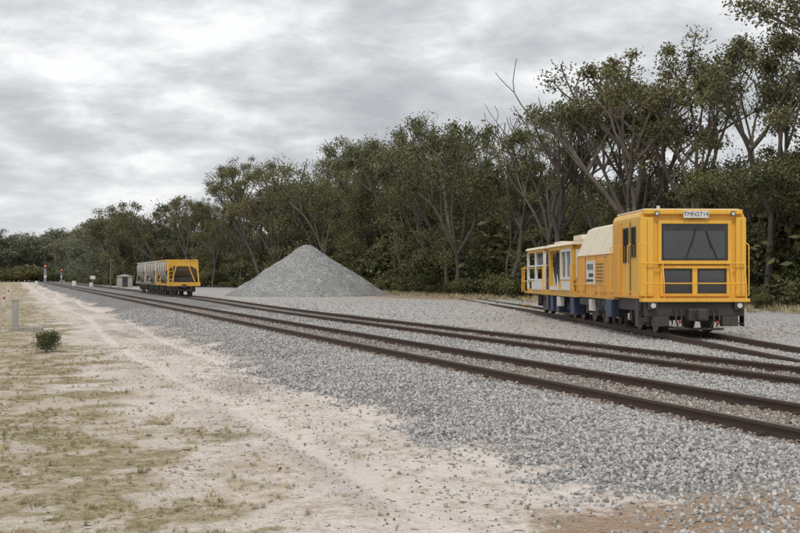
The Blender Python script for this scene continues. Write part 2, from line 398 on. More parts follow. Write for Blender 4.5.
def tube_np(segs,sides=6):
    V=[];F=[]
    for a,b,r0,r1 in segs:
        a=Vector(a);b=Vector(b);d=(b-a)
        if d.length<1e-4: continue
        q=d.to_track_quat('Z','Y'); i=len(V)
        for c,r in ((a,r0),(b,r1)):
            for k in range(sides):
                t=6.2832*k/sides; V.append(c+q@Vector((math.cos(t)*r,math.sin(t)*r,0)))
        for k in range(sides): F.append((i+k,i+(k+1)%sides,i+sides+(k+1)%sides,i+sides+k))
    return np.array([tuple(v) for v in V]),np.array(F)
def skeleton(r,h,fork,spread,depth,nb,bare=False,skip=0):
    segs=[];tips=[]
    def grow(p,d,L,rad,lv):
        n=3; q=p
        for i in range(n):
            d=(d+Vector((r.gauss(0,.13),r.gauss(0,.13),r.gauss(.04,.08)))*(2.0 if bare else 1)).normalized(); e=q+d*L/n
            ra=rad*(1-.35*i/n); rb=rad*(1-.35*(i+1)/n); segs.append((tuple(q),tuple(e),ra,rb)); q=e
            if lv>=2 and i>0: tips.append((tuple(q),lv))
        if lv>=depth: tips.append((tuple(q),lv+1)); return
        k=nb if lv else nb+1
        a0=r.uniform(0,6.28)
        for j in range(k):
            a=a0+6.28*j/k+r.uniform(-.5,.5); s=spread*r.uniform(.6,1.25)*(1 if lv else .8)
            up=d; side=Vector((math.cos(a),math.sin(a),0)); nd=(up*math.cos(s)+side*math.sin(s)).normalized()
            if lv>=2 and r.random()<skip: continue      # whole sub-branch missing, nothing left floating
            grow(q,nd,L*r.uniform(.6,.85) if lv else h*r.uniform(.2,.3),rad*.62*r.uniform(.8,1.1),lv+1)
        if lv<=1:
            grow(q,(d+Vector((r.gauss(0,.1),r.gauss(0,.1),.2))).normalized(),L*.6 if lv else h*.28,rad*.6,lv+1)
    grow(Vector((0,0,-.3)),Vector((r.gauss(0,.07),r.gauss(0,.07),1)).normalized(),h*fork,h*.016,0)
    return segs,tips
def make_tree(seed,h=17,fork=.3,spread=.62,leaves=12000,cr=1.15,leafsz=.26,low=.25,mat=LEAF,name='tree',keepf=.8):
    r=random.Random(seed); R=np.random.RandomState(seed)
    segs,tips=skeleton(r,h,fork,spread,3,3)
    bv,bf=tube_np(segs,5)
    c=np.array([t[0] for t in tips])
    zmax=c[:,2].max()+cr*.5; sc_=h/zmax
    gap=np.array([c[R.randint(len(c))] for _ in range(7)]); dmin=np.min(np.linalg.norm(c[:,None]-gap[None],axis=2),axis=1)
    keep=(R.rand(len(c))<keepf)&((dmin>h*.08)|(c[:,2]>zmax*.9)); c=c[keep]
    nl=int(len(c)*low); w=np.abs(c[:,:2]).max()*.7
    lc=np.stack([R.normal(0,w*.5,nl),R.normal(0,w*.5,nl),R.uniform(h*.15,h*.55,nl)],-1); c=np.concatenate([c,lc])
    n=len(c); per=R.dirichlet(np.ones(n)*2.5)*leaves; per=per.astype(int)+8
    idx=np.repeat(np.arange(n),per); N_=len(idx)
    rad=R.uniform(.5,1.3,n)*cr
    d=R.normal(size=(N_,3)); d/=np.linalg.norm(d,axis=1)[:,None]; rr=R.rand(N_)**.55
    d*= (rr*rad[idx])[:,None]; d[:,2]*=.7
    d+=R.normal(0,.14,(N_,3))
    C=c[idx]+d; C[:,2]=np.maximum(C[:,2],.3)
    u=R.normal(size=(N_,3)); u[:,2]-=.5; u/=np.linalg.norm(u,axis=1)[:,None]
    t=R.normal(size=(N_,3)); v=np.cross(u,t); v/=np.linalg.norm(v,axis=1)[:,None]
    s=R.uniform(.55,1.25,N_)*leafsz
    U=u*s[:,None]*.55; W=v*s[:,None]*.27
    q=np.stack([C-U,C+W-U*.1,C+U,C-W-U*.1],1).reshape(-1,3)
    fv=np.arange(N_*4).reshape(-1,4)+len(bv)
    VV=np.concatenate([bv,q])*sc_; FF=np.concatenate([bf,fv])
    mi=np.concatenate([np.zeros(len(bf)),np.ones(N_)])
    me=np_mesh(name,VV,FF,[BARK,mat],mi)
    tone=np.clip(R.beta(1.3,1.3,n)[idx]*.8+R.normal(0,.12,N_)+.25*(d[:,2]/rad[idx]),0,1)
    brown=np.clip((R.rand(n)[idx]>.88)*.6+R.rand(N_)*.25,0,1)
    col=np.zeros((len(VV),4)); col[:,3]=1
    col[len(bv):,0]=np.repeat(tone,4); col[len(bv):,1]=np.repeat(brown,4)
    attr(me,'tone',col); return me
rv_=random.Random(3)
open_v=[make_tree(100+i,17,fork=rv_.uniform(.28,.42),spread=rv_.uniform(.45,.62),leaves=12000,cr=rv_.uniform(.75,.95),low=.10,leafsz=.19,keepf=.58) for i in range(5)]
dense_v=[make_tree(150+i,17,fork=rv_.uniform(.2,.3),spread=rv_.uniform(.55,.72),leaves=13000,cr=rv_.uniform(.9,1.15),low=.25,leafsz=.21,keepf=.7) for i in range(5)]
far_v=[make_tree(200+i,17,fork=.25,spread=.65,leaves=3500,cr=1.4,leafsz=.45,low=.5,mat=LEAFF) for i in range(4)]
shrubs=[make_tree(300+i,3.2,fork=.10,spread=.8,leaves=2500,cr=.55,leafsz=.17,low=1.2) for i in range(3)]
def tx(y):
    return float(np.interp(y,[30,150,180,205,235,400],[42,41,37,28,19,18]))
def th(y):
    return float(np.interp(y,[40,50,58,64,70,76,82,88,95,100,105,118,128,135,150,165,172,180,190,200,210,240,400],
                             [18.5,20.5,19.0,17.5,17.5,15.5,13.5,14,14.5,17,18.5,19.6,19.8,17,20,17.5,18.5,22,13.5,15,18,15.5,15]))
y=34;r=random.Random(12)
while y<250:
    x=tx(y)+r.uniform(-1.5,3); h=th(y)*r.choice((.74,.88,.97,1.0,1.06))
    if y<60: h=max(h,th(y)*.95)
    vset=open_v if (y<74 or r.random()<.6) else dense_v
    o=bpy.data.objects.new('gum_tree',vset[r.randrange(5)]); o.location=(x,y,0); k=h/17
    w=k*r.uniform(.85,1.1); o.scale=(w,w*r.uniform(.9,1.1),k); o.rotation_euler=(0,0,r.uniform(0,6.28)); link(o)
    y+=r.uniform(4.0,6.5)
bc=bpy.data.collections.new('background_trees')
def bg(me,x,y,h,base,wf=1):
    o=bpy.data.objects.new('forest_tree',me); o.location=(x,y,0); k=h/base; o.scale=(k*wf,k*wf,k); o.rotation_euler=(0,0,r.uniform(0,6.28)); bc.objects.link(o)
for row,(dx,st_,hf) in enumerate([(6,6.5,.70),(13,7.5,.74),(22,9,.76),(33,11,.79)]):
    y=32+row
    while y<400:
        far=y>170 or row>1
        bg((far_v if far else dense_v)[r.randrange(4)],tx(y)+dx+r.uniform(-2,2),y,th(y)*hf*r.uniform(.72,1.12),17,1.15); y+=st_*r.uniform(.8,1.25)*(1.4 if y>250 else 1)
y=255
while y<430:
    bg(far_v[r.randrange(4)],tx(y)+r.uniform(-.5,4),y,th(y)*r.uniform(.7,1.05),17,1.1); y+=r.uniform(5,9)
for i in range(80):
    bg(far_v[r.randrange(4)],r.uniform(-50,20),r.uniform(435,500),r.uniform(10,22),17,1.2)
for i in range(160):
    xx=r.uniform(-120,120);yy=r.uniform(650,1000); bg(far_v[r.randrange(4)],xx,yy,r.uniform(14,20),17,1.6); bc.objects[-1].location.z=float(hgt(np.array([xx]),np.array([yy]))[0])
e=empty('distant_forest'); e.instance_type='COLLECTION'; e.instance_collection=bc
uc=bpy.data.collections.new('understory_shrubs'); y=36
def ush(x,y,k):
    o=bpy.data.objects.new('shrub',shrubs[r.randrange(3)]); o.location=(x,y,0); o.scale=(k*1.4,k*1.4,k); o.rotation_euler=(0,0,r.uniform(0,6.28)); uc.objects.link(o)
while y<400:
    for dx,kk in ((0,.55),(4,1.1),(9,1.9)):
        ush(tx(y)-1+dx+r.uniform(-1.5,1.5),y+r.uniform(-1,1),r.uniform(.4,1.25)*kk)
    y+=r.uniform(2.4,4)*(1 if y<150 else 1.8)
for i in range(60): ush(-50+i*1.2,r.uniform(428,436),r.uniform(1,2))
e=empty('understory_bushes'); e.instance_type='COLLECTION'; e.instance_collection=uc
def deadmat():
    m=N('dead_wood'); n=m.noise(3,3,.6,m.obj()); m.l(m.mix(n,(.04,.034,.03),(.14,.12,.10)),m.b.inputs['Base Color']); m.set(m.b,Roughness=.9); return m.m
for (seed,px,py,hh_,w_,nb_,sk_) in ((8,36.6,74.5,18.0,1.0,3,.3),(21,39.5,88,16.2,.8,2,0)):
    segs,_=skeleton(random.Random(seed),15.5,.36,.62,4,nb_,True,sk_)
    segs=[(a_,b_,ra*1.15,rb*1.15) for a_,b_,ra,rb in segs]
    bv,bf=tube_np(segs,6); zz=bv[:,2].max(); bv=bv*(hh_/zz); o=bpy.data.objects.new('dead_tree',np_mesh('dead_tree',bv,bf,[deadmat()])); o.location=(px,py,0); o.scale=(w_,w_,1); link(o)
o=bpy.data.objects.new('small_shrub',shrubs[1]); o.location=(.72,28.6,0); o.scale=(.14,.14,.16); link(o)

# ---------------------------------------------------------------- gravel stockpile
def pile_mat():
    m=N('stockpile_gravel'); p=m.obj(); vo=m.n('ShaderNodeTexVoronoi'); m.set(vo,Scale=9.0); m.l(p,vo.inputs['Vector'])
    sp=m.n('ShaderNodeSeparateColor'); m.l(vo.outputs['Color'],sp.inputs[0])
    c=m.mix(sp.outputs[0],(.22,.22,.22),(.54,.54,.53)); c=m.mix(m.ramp(m.noise(.5,5,.65,p),[(.42,0),(.68,.6)]),c,(.24,.235,.23))
    m.l(c,m.b.inputs['Base Color']); m.set(m.b,Roughness=.95); m.bump(m.math('ADD',vo.outputs['Distance'],m.noise(6,4,.7,p)),.9,.12); return m.m
na,nr_=220,70; A=np.linspace(0,2*np.pi,na,endpoint=False); Rr=np.linspace(0,1,nr_)
AA,RR=np.meshgrid(A,Rr,indexing='ij'); wob=1+.05*np.sin(AA*2+1)+.04*np.sin(AA*3+.4)+.015*np.sin(AA*9)
Rm=7.5*wob; xx=np.cos(AA)*RR*Rm; yy=np.sin(AA)*RR*Rm
hh=4.95*(1-RR); hh=np.minimum(hh,4.8-.9*RR**1.2) ; hh=hh+(fbm(xx*.6+9,yy*.6+5,1,2)-.5)*.6*np.minimum(1,(1-RR)*5)+(fbm(xx+20,yy+20,1.5,6)-.5)*.26
hh=np.where(RR>=.999,-.15,hh)
vv=np.stack([xx,yy,hh],-1).reshape(-1,3); ii,jj=np.meshgrid(np.arange(na),np.arange(nr_-1),indexing='ij')
a=(ii*nr_+jj).ravel(); b=(((ii+1)%na)*nr_+jj).ravel(); ff=np.stack([a,a+1,b+1,b],-1)
o=bpy.data.objects.new('gravel_stockpile',np_mesh('gravel_stockpile',vv,ff,[pile_mat()],smooth=True)); o.location=(26.3,106,.03); link(o)

# ---------------------------------------------------------------- track machine
ME=empty('track_maintenance_machine',(M0.x,M0.y,.20),-MA)
def bogie(e,yc,wb=1.8,r=.42,nm=''):
    w=Part('wheels'+nm,STEEL,e)
    for yy in (yc-wb/2,yc+wb/2):
        w.tube((-.9,yy,r),(.9,yy,r),.07,10)
        for sx in (-1,1):
            w.tube((sx*.66,yy,r),(sx*.8,yy,r),r,28); w.tube((sx*.64,yy,r),(sx*.67,yy,r),r+.03,28)
    w.done()
    f=Part('bogie_frame'+nm,BLACK,e)
    for sx in (-1,1):
        f.prism([(yc-wb/2-.45,.42),(yc-wb/2-.4,.62),(yc-.45,.62),(yc-.3,.4),(yc+.3,.4),(yc+.45,.62),(yc+wb/2+.4,.62),(yc+wb/2+.45,.42),(yc+.5,.26),(yc-.5,.26)],'x',sx*.86-.06,sx*.86+.06)
        for yy in (yc-wb/2,yc+wb/2):
            f.box(sx*.99-.09,sx*.99+.09,yy-.16,yy+.16,.3,.6,.03); f.tube((sx*.97,yy+.26,.42),(sx*.97,yy+.26,.78),.07)
            f.tube((sx*.97,yy-.26,.42),(sx*.97,yy-.26,.78),.07)
    f.box(-.8,.8,yc-.2,yc+.2,.35,.75,.03); f.done()
hw=1.5
cab=Part('cab_body',YEL,ME)
cab.prism([(-hw,.98),(-hw,3.3),(-hw+.05,3.41),(-hw+.16,3.47),(hw-.16,3.47),(hw-.05,3.41),(hw,3.3),(hw,.98)],'y',.05,3.3)
def frame(p,x0,x1,z0,z1,w,y0,y1):
    p.box(x0-w,x1+w,y0,y1,z1,z1+w); p.box(x0-w,x1+w,y0,y1,z0-w,z0); p.box(x0-w,x0,y0,y1,z0,z1); p.box(x1,x1+w,y0,y1,z0,z1)
frame(cab,-.9,1.0,2.06,3.1,.09,-.03,.07)
frame(cab,-.86,.96,1.13,1.84,.07,-.03,.07)
cab.box(-.02,.12,-.03,.07,1.13,1.84)
cab.box(-hw-.012,-1.12,-.06,.06,1.05,3.28,.03); cab.box(1.22,hw+.012,-.06,.06,1.05,3.28,.03)
cab.box(-hw+.1,hw-.1,-.10,.1,3.36,3.5,.03)
cab.box(-hw-.02,hw+.02,-.34,.05,.90,1.0,.015)
cab.done()
rf=Part('cab_roof',CREAM,ME); rf.box(-1.36,1.36,.1,3.35,3.472,3.53,.02); rf.done()
rb=Part('windscreen_rubber',BLACK,ME); frame(rb,-.83,.93,2.13,3.03,.07,-.015,.06); frame(rb,-.80,-.08,1.19,1.78,.055,-.012,.06); frame(rb,.18,.90,1.19,1.78,.055,-.012,.06)
for x in (-1.31,1.36): rb.box(x-.004,x+.004,-.064,-.05,1.1,3.2)
rb.box(-1.1,1.2,-.034,-.02,1.955,1.965); rb.done()
gl=Part('windscreen',GLASS,ME); gl.box(-.83,.93,.0,.056,2.13,3.03); gl.box(-.80,-.08,.002,.056,1.19,1.78); gl.box(.18,.90,.002,.056,1.19,1.78); gl.done()
bl=Part('sun_blind',BLACK,ME); bl.box(-.8,.9,-.006,-.001,2.9,3.02); bl.done()
wp=Part('wipers',BLACK,ME); wp.tube((-.2,-.05,2.1),(.02,-.03,2.72),.012,6); wp.tube((-.05,-.035,2.45),(.09,-.035,2.98),.014,6); wp.tube((.7,-.05,2.1),(.45,-.03,2.7),.012,6); wp.tube((.53,-.035,2.4),(.38,-.035,2.9),.014,6); wp.done()
hr=Part('front_handrails',YEL,ME)
hr.tube((-1.42,-.16,1.98),(1.42,-.16,1.98),.022)
hr.tube((-1.42,-.3,1.42),(1.42,-.3,1.42),.018)
for x in (-1.42,-.9,1.02,1.42): hr.path([(x,-.3,1.0),(x,-.3,1.42),(x,-.16,1.98),(x,.02,2.02)],.018)
for sg in (-1,1): 
    hr.path([(sg*1.50,-.05,1.05),(sg*1.56,-.12,1.1),(sg*1.56,-.12,2.5),(sg*1.50,-.05,2.56)],.016)
hr.done()
nb=Part('number_board',WHITE,ME); nb.box(-.3,.42,-.125,-.10,3.26,3.46); nb.done()
fc=bpy.data.curves.new('number_text','FONT'); fc.body='TMN2714'; fc.size=.17; fc.align_x='CENTER'; fc.align_y='CENTER'; fc.extrude=.002; fc.materials.append(BLACK)
t=bpy.data.objects.new('number_text',fc); link(t,ME); t.location=(.06,-.128,3.36); t.rotation_euler=(math.radians(90),0,0)
uf=Part('front_underframe',BLACK,ME)
uf.box(-1.4,1.4,-.2,.4,.5,.90,.02); uf.box(-.28,.28,-.55,-.15,.38,.72,.04); uf.tube((0,-.78,.55),(0,-.5,.55),.12); uf.box(-.1,.1,-.85,-.6,.42,.7,.03)
uf.box(-1.2,-.75,-.28,0,.22,.5,.02); uf.box(.75,1.2,-.28,0,.22,.5,.02)
for x in (-.6,-.45,.45,.6): uf.path([(x,-.22,.7),(x,-.42,.62),(x*1.02,-.46,.4),(x*.9,-.38,.22)],.025)
uf.tube((-.78,-.3,.15),(.78,-.3,.15),.035)
uf.box(-1.3,1.3,.4,9.4,.62,.97)
uf.done()
uh=Part('front_hose_couplings',RED,ME)
for x in (-.5,.55): uh.box(x-.03,x+.03,-.46,-.41,.31,.38,.01)
uh.done()
hl=Part('headlights',LENS,ME)
for x in (-1.22,1.22): hl.tube((x,-.37,.80),(x,-.32,.80),.07,16)
for x in (-1.05,1.12): hl.tube((x,-.13,3.38),(x,-.10,3.38),.05,16)
hl.done()
hb=Part('headlight_housings',BLACK,ME)
for x in (-1.22,1.22): hb.box(x-.13,x+.13,-.325,-.2,.68,.9,.02)
for x in (-1.05,1.12): hb.tube((x,-.12,3.38),(x,-.09,3.38),.075,16)
hb.done()
st2=Part('cab_steps',BLACK,ME)
for x in (-1.5,1.2):
    for z in (.28,.52,.76): st2.box(x,x+.3,.15,.5,z-.02,z+.015)
    st2.box(x-.02,x,.15,.5,.2,.97); st2.box(x+.3,x+.32,.15,.5,.2,.97)
st2.done()
for sx,tag in ((-1,''),(1,'_far')):
    g=Part('side_windows'+tag,GLASS,ME); k=Part('side_window_frames'+tag,BLACK,ME); d=Part('side_door_trim'+tag,ORG,ME)
    def bx(part,off,y0,y1,z0,z1):
        x0,x1=sorted((sx*(hw-.001),sx*(hw+off))); part.box(x0,x1,y0,y1,z0,z1)
    for (y0,y1,z0,z1) in ((.5,.9,2.2,3.0),(1.35,1.9,2.05,3.0)):
        bx(g,.012,y0,y1,z0,z1)
        bx(k,.025,y0-.04,y1+.04,z1,z1+.04);bx(k,.025,y0-.04,y1+.04,z0-.04,z0);bx(k,.025,y0-.04,y0,z0,z1);bx(k,.025,y1,y1+.04,z0,z1)
    bx(d,.02,1.1,1.15,1.06,3.2); bx(d,.02,2.08,2.13,1.06,3.2); bx(d,.06,.05,3.3,1.0,1.06); bx(d,.015,2.2,3.28,1.1,3.2)
    bx(k,.02,2.13,2.15,1.06,3.2); bx(k,.02,1.08,1.10,1.06,3.2)
    d.done();g.done();k.done()
sh=Part('side_handrails',YEL,ME)
for yv in (1.05,2.13,3.2): sh.path([(-1.5,yv,1.15),(-1.6,yv,1.2),(-1.6,yv,2.5),(-1.5,yv,2.55)],.016)
for yv in (3.6,5.0,6.4,7.8,9.2): sh.path([(-1.47,yv,.95),(-1.56,yv,1.0),(-1.56,yv,1.35)],.016)
sh.tube((-1.56,3.6,1.35),(-1.56,9.2,1.35),.016); sh.done()
hd=Part('engine_hood',ORG,ME)
hd.prism([(-1.42,.98),(-1.42,2.3),(-1.0,3.25),(-.8,3.34),(.8,3.34),(1.0,3.25),(1.42,2.3),(1.42,.98)],'y',3.35,9.3)
hd.box(-1.46,1.46,3.32,9.35,.90,1.0)
hd.done()
hc=Part('hood_cover_panels',CREAM,ME)
for y0,y1 in ((3.5,5.4),(5.46,7.3),(7.36,9.2)):
    for sx in (-1,1):
        hc.prism([(sx*1.428,2.33),(sx*1.45,2.34),(sx*1.03,3.27),(sx*1.0,3.27)],'y',y0,y1)
        hc.prism([(sx*1.0,3.262),(sx*1.03,3.27),(sx*.82,3.37),(sx*.8,3.345)],'y',y0,y1)
    hc.box(-.79,.79,y0,y1,3.342,3.375)
hc.done()
ld=Part('hood_side_doors',ORG,ME)
for y0 in (3.6,4.9,7.9):
    ld.box(-1.45,-1.415,y0,y0+1.15,1.1,2.2,.01)
ld.done()
lv=Part('hood_louvres',BLACK,ME)
for i in range(7): lv.box(-1.462,-1.44,4.95,5.95,1.35+i*.11,1.38+i*.11)
for y in (3.45,4.82,6.12,7.8,9.15): lv.box(-1.428,-1.41,y,y+.04,1.02,2.28)
lv.tube((.3,4.2,3.37),(.3,4.2,3.55),.08); lv.done()
lg=Part('company_panel',WHITE,ME); lg.box(-1.455,-1.418,6.3,7.6,1.35,2.15); lg.done()
lg=Part('company_panel_lettering',BLACK,ME); lg.box(-1.463,-1.45,6.4,7.5,1.44,1.52); lg.box(-1.463,-1.45,6.4,7.1,1.60,1.72)
for yv in (6.45,6.65,6.85,7.05,7.25): lg.box(-1.463,-1.45,yv,yv+.11,1.84,2.04)
lg.done()
rq=Part('roof_equipment',GREYW,ME); rq.tube((-.9,.3,3.53),(-.9,.3,3.62),.05); rq.box(-.5,.5,1.6,2.5,3.53,3.58,.02); rq.done()
bogie(ME,1.9,1.8,.42,'_front'); bogie(ME,8.3,1.8,.42,'_middle')
tw=Part('tamping_units',BLUE,ME); tb=Part('tamping_tines',STEEL,ME); tp=Part('hydraulic_pipes',BLACK,ME)
for yv in (3.9,4.7,5.5,6.2):
    for x in (-1.05,-.45,.45,1.05):
        tw.box(x-.2,x+.2,yv-.25,yv+.25,.5,1.0,.03); tb.tube((x-.1,yv-.1,.5),(x-.12,yv-.16,.1),.035,8,.02); tb.tube((x+.1,yv+.1,.5),(x+.12,yv+.16,.1),.035,8,.02)
        tp.path([(x-.18,yv,1.0),(x-.35,yv+.05,.8),(x-.3,yv+.1,.4)],.02)
tw.box(-1.5,-1.2,3.6,4.4,.35,.9,.03); tw.done(); tb.done(); tp.done()
wt=Part('toolbox_white',WHITE,ME); wt.box(-1.48,-1.25,6.6,7.0,.45,.84,.02); wt.done()
# --- rear unit : yellow bay + open white-framed cab
fr_=Part('rear_unit_frame',YEL2,ME)
fr_.box(-1.4,1.4,9.8,21.0,.85,1.05,.02); fr_.box(-.35,.35,9.2,10.0,.8,1.0)
for yv in (10.2,12.6,15.0):
    for sx in (-1.36,1.36): fr_.box(sx-.07,sx+.07,yv-.1,yv+.1,1.05,2.88)
fr_.box(-1.42,1.42,10.1,12.6,1.05,1.5,.02); fr_.box(-1.42,1.42,12.6,15.1,1.05,1.25,.02)
fr_.box(-1.42,1.42,10.1,15.1,2.66,2.8); fr_.box(-1.42,1.42,16.3,20.8,2.68,2.8)
fr_.box(-1.38,1.38,10.1,10.2,1.5,2.7)
fr_.done()
rr_=Part('rear_unit_roofs',CREAM,ME); rr_.prism([(-1.52,2.8),(-1.4,2.92),(-.7,3.0),(.7,3.0),(1.4,2.92),(1.52,2.8)],'y',9.95,15.3); rr_.done()
rr_=Part('rear_cab_roof',CREAM,ME); rr_.prism([(-1.5,2.8),(-1.4,2.9),(-.7,2.97),(.7,2.97),(1.4,2.9),(1.5,2.8)],'y',16.1,21.0); rr_.done()
rq=Part('rear_roof_units',CREAM,ME); rq.box(-.9,.5,11,12.6,3.0,3.2,.04); rq.box(-.5,.8,17.5,19,2.97,3.15,.04); rq.done()
rw=Part('rear_unit_white_framing',WHITE,ME); rg=Part('rear_unit_windows',GLASS,ME)
for sx in (-1,1):
    x0,x1=sorted((sx*1.34,sx*1.44))
    zb=1.6; y0,y1=10.35,12.45; ym=(y0+y1)/2
    rw.box(x0,x1,y0,y1,zb-.1,zb);rw.box(x0,x1,y0,y1,2.56,2.66);rw.box(x0,x1,y0,y0+.12,zb,2.56);rw.box(x0,x1,y1-.12,y1,zb,2.56); rw.box(x0,x1,ym-.05,ym+.05,zb,2.56)
    xa,xb=sorted((sx*1.35,sx*1.38)); rg.box(xa,xb,y0+.12,y1-.12,zb,2.56)
    for yv in (16.35,18.5,20.7): rw.box(x0,x1,yv-.09,yv+.09,1.05,2.68)
    for z in (1.45,2.05): rw.box(x0+.01,x1-.01,16.44,20.61,z,z+.07)
    rw.box(x0,x1,16.44,18.41,1.05,1.44); rw.box(x0,x1,18.59,19.51,1.05,1.4)
    rg.box(xa,xb,16.44,18.41,2.12,2.62)
    # light panels over the bay's lower side
    x2_,x3_=sorted((sx*1.421,sx*1.45)); rw.box(x2_,x3_,10.35,12.3,1.1,1.44); rw.box(x2_,x3_,12.9,14.8,1.08,1.22)
rw.box(-1.3,1.3,10.04,10.1,1.55,1.7); rw.box(-1.3,1.3,10.04,10.1,2.5,2.62); rw.box(-1.3,-1.1,10.04,10.1,1.7,2.5); rw.box(1.1,1.3,10.04,10.1,1.7,2.5); rg.box(-1.1,1.1,10.06,10.1,1.7,2.5)
rw.box(-1.43,-1.2,12.9,13.3,.45,.82,.02)
rw.box(-1.1,1.1,15.2,16.2,1.06,2.0,.03)
rw.box(-.9,.3,13.0,14.6,1.35,1.9,.05); rw.tube((-1.1,13.2,1.25),(-1.1,13.2,2.3),.12,12); rw.tube((-1.1,14.2,1.25),(-1.1,14.2,2.1),.16,12)
rw.done(); rg.done()
re=Part('rear_unit_equipment',BLUE,ME)
for yv in (13.9,15.2,16.3): re.box(-1.3,1.3,yv-.3,yv+.3,.2,.84,.04)
re.box(-1.35,-.9,10.3,11.0,.2,.84,.03); re.box(-.6,1.1,12.8,14.8,1.92,2.5,.04)
re.box(-.7,-.2,19.2,19.7,1.06,1.55,.05); re.box(-.7,-.2,19.65,19.8,1.55,2.1,.04); re.box(-.9,.9,16.6,17.2,1.06,1.9,.04); re.done()
rk=Part('rear_unit_pipes',BLACK,ME)
for k in range(6): rk.path([(-1.2,12.8+k*.35,1.3),(-1.3,12.9+k*.35,1.9),(-1.15,13.0+k*.35,2.6)],.03)
rk.done()
rh=Part('rear_handrails',YEL,ME)
for yv in (10.0,15.3,16.0,21.1): rh.path([(-1.45,yv,.9),(-1.54,yv,1.0),(-1.54,yv,2.0),(-1.45,yv,2.1)],.02)
for yv in (21.2,21.9): rh.path([(-1.5,yv,.9),(-1.5,yv,2.0)],.025)
for z in (1.4,2.0): rh.tube((-1.5,21.1,z),(-1.5,21.9,z),.022); rh.tube((-1.5,21.9,z),(1.5,21.9,z),.022)
for z in (.3,.6): rh.box(-1.5,-1.2,21.3,21.7,z-.02,z+.02)
rh.box(-1.38,1.38,21.01,21.95,.86,.92); rh.done()
bogie(ME,12.0,1.6,.38,'_rear_a'); bogie(ME,19.0,1.6,.38,'_rear_b')

# ---------------------------------------------------------------- hopper wagons
def wagon(y0,first):
    cx=float(x2(y0+4)); e=empty('ballast_hopper_wagon',(cx,y0,.225))
    L=8.4; F_=YEL2 if first else GREYW
    prof=[(2.95,1.27,.90),(2.75,1.37,.90),(2.45,1.42,.92),(2.1,1.40,1.2),(1.75,1.28,1.6),(1.4,1.06,2.05),(1.1,.82,2.45),(.75,.55,2.9)]
    b=Part('curved_hopper_sides',GREYW,e); en=Part('sloped_end_sheets',HOP,e)
    for (z0,w0,a0),(z1,w1,a1) in zip(prof[:-1],prof[1:]):
        for sx in (-1,1):
            b.quad((sx*w0,a0,z0),(sx*w0,L-a0,z0),(sx*w1,L-a1,z1),(sx*w1,a1,z1))
        en.quad((-w0,a0,z0),(w0,a0,z0),(w1,a1,z1),(-w1,a1,z1)); en.quad((-w0,L-a0,z0),(w0,L-a0,z0),(w1,L-a1,z1),(-w1,L-a1,z1))
    b.done(); en.done()
    rbp=Part('side_ribs',HOP,e)
    for sx in (-1,1):
        for k in range(4):
            yy=1.7+k*(L-3.4)/3
            pts=[(sx*(w+.015),yy,z) for z,w,a_ in prof if a_<=min(yy,L-yy)+.05]
            if len(pts)>1: rbp.path(pts,.05,6)
    rbp.done()
    en=Part('end_stanchions',F_,e)
    for y_ in (.15,L-.15):
        d=1 if y_<1 else -1
        for x in (-1.3,1.3): en.tube((x,y_,1.0),(x*.95,y_+d*.75,2.9),.055,6)
        for x in (-.5,.5): en.tube((x*2,y_,1.05),(x,y_+d*.72,2.6),.04,6)
        en.box(-1.42,1.42,min(y_,y_+d*.12),max(y_,y_+d*.12),.98,1.12)
    en.done()
    rm=Part('top_rim',F_,e)
    for sx in (-1.28,1.28): rm.box(sx-.06,sx+.06,.92,L-.92,2.94,3.05)
    rm.box(-1.34,1.34,.8,.92,2.93,3.06); rm.box(-1.34,1.34,L-.92,L-.8,2.93,3.06)
    rm.prism([(-1.3,2.93),(1.3,2.93),(1.42,2.1),(.75,2.5),(-.75,2.5),(-1.42,2.1)],'y',.82,.88); rm.done()
    s=Part('underframe',F_ if first else HOP,e)
    for sx in (-1.3,1.3): s.box(sx-.06,sx+.06,.1,L-.1,.86,1.0)
    s.box(-1.4,1.4,-.05,.1,.8,1.05); s.box(-1.4,1.4,L-.1,L+.05,.8,1.05)
    s.box(-.1,.1,.1,2.6,.75,.98); s.box(-.1,.1,L-2.6,L-.1,.75,.98); s.done()
    k=Part('couplers_and_gear',BLACK,e); k.box(-.15,.15,-.5,-.05,.65,.95,.03); k.box(-.15,.15,L+.05,L+.5,.65,.95,.03); k.box(-.7,.7,2.9,L-2.9,.3,.74,.03)
    for x in (-.6,.6): k.path([(x,-.1,.8),(x*.9,-.3,.5),(x*.6,-.3,.35)],.03)
    k.box(-.9,.9,.9,1.5,1.05,1.5,.05)
    k.done()
    ldm=Part('end_ladder',YEL2,e)
    for x in (-1.2,-.85): ldm.tube((x,-.05,1.0),(x,.75,2.95),.02,6)
    for i in range(6): ldm.tube((-1.2,-.05+i*.14,1.05+i*.33),(-.85,-.05+i*.14,1.05+i*.33),.018,6)
    ldm.done()
    bogie(e,1.5,1.5,.42,'_a'); bogie(e,L-1.5,1.5,.42,'_b')
wagon(98.6,True); wagon(107.7,False); wagon(116.8,False)

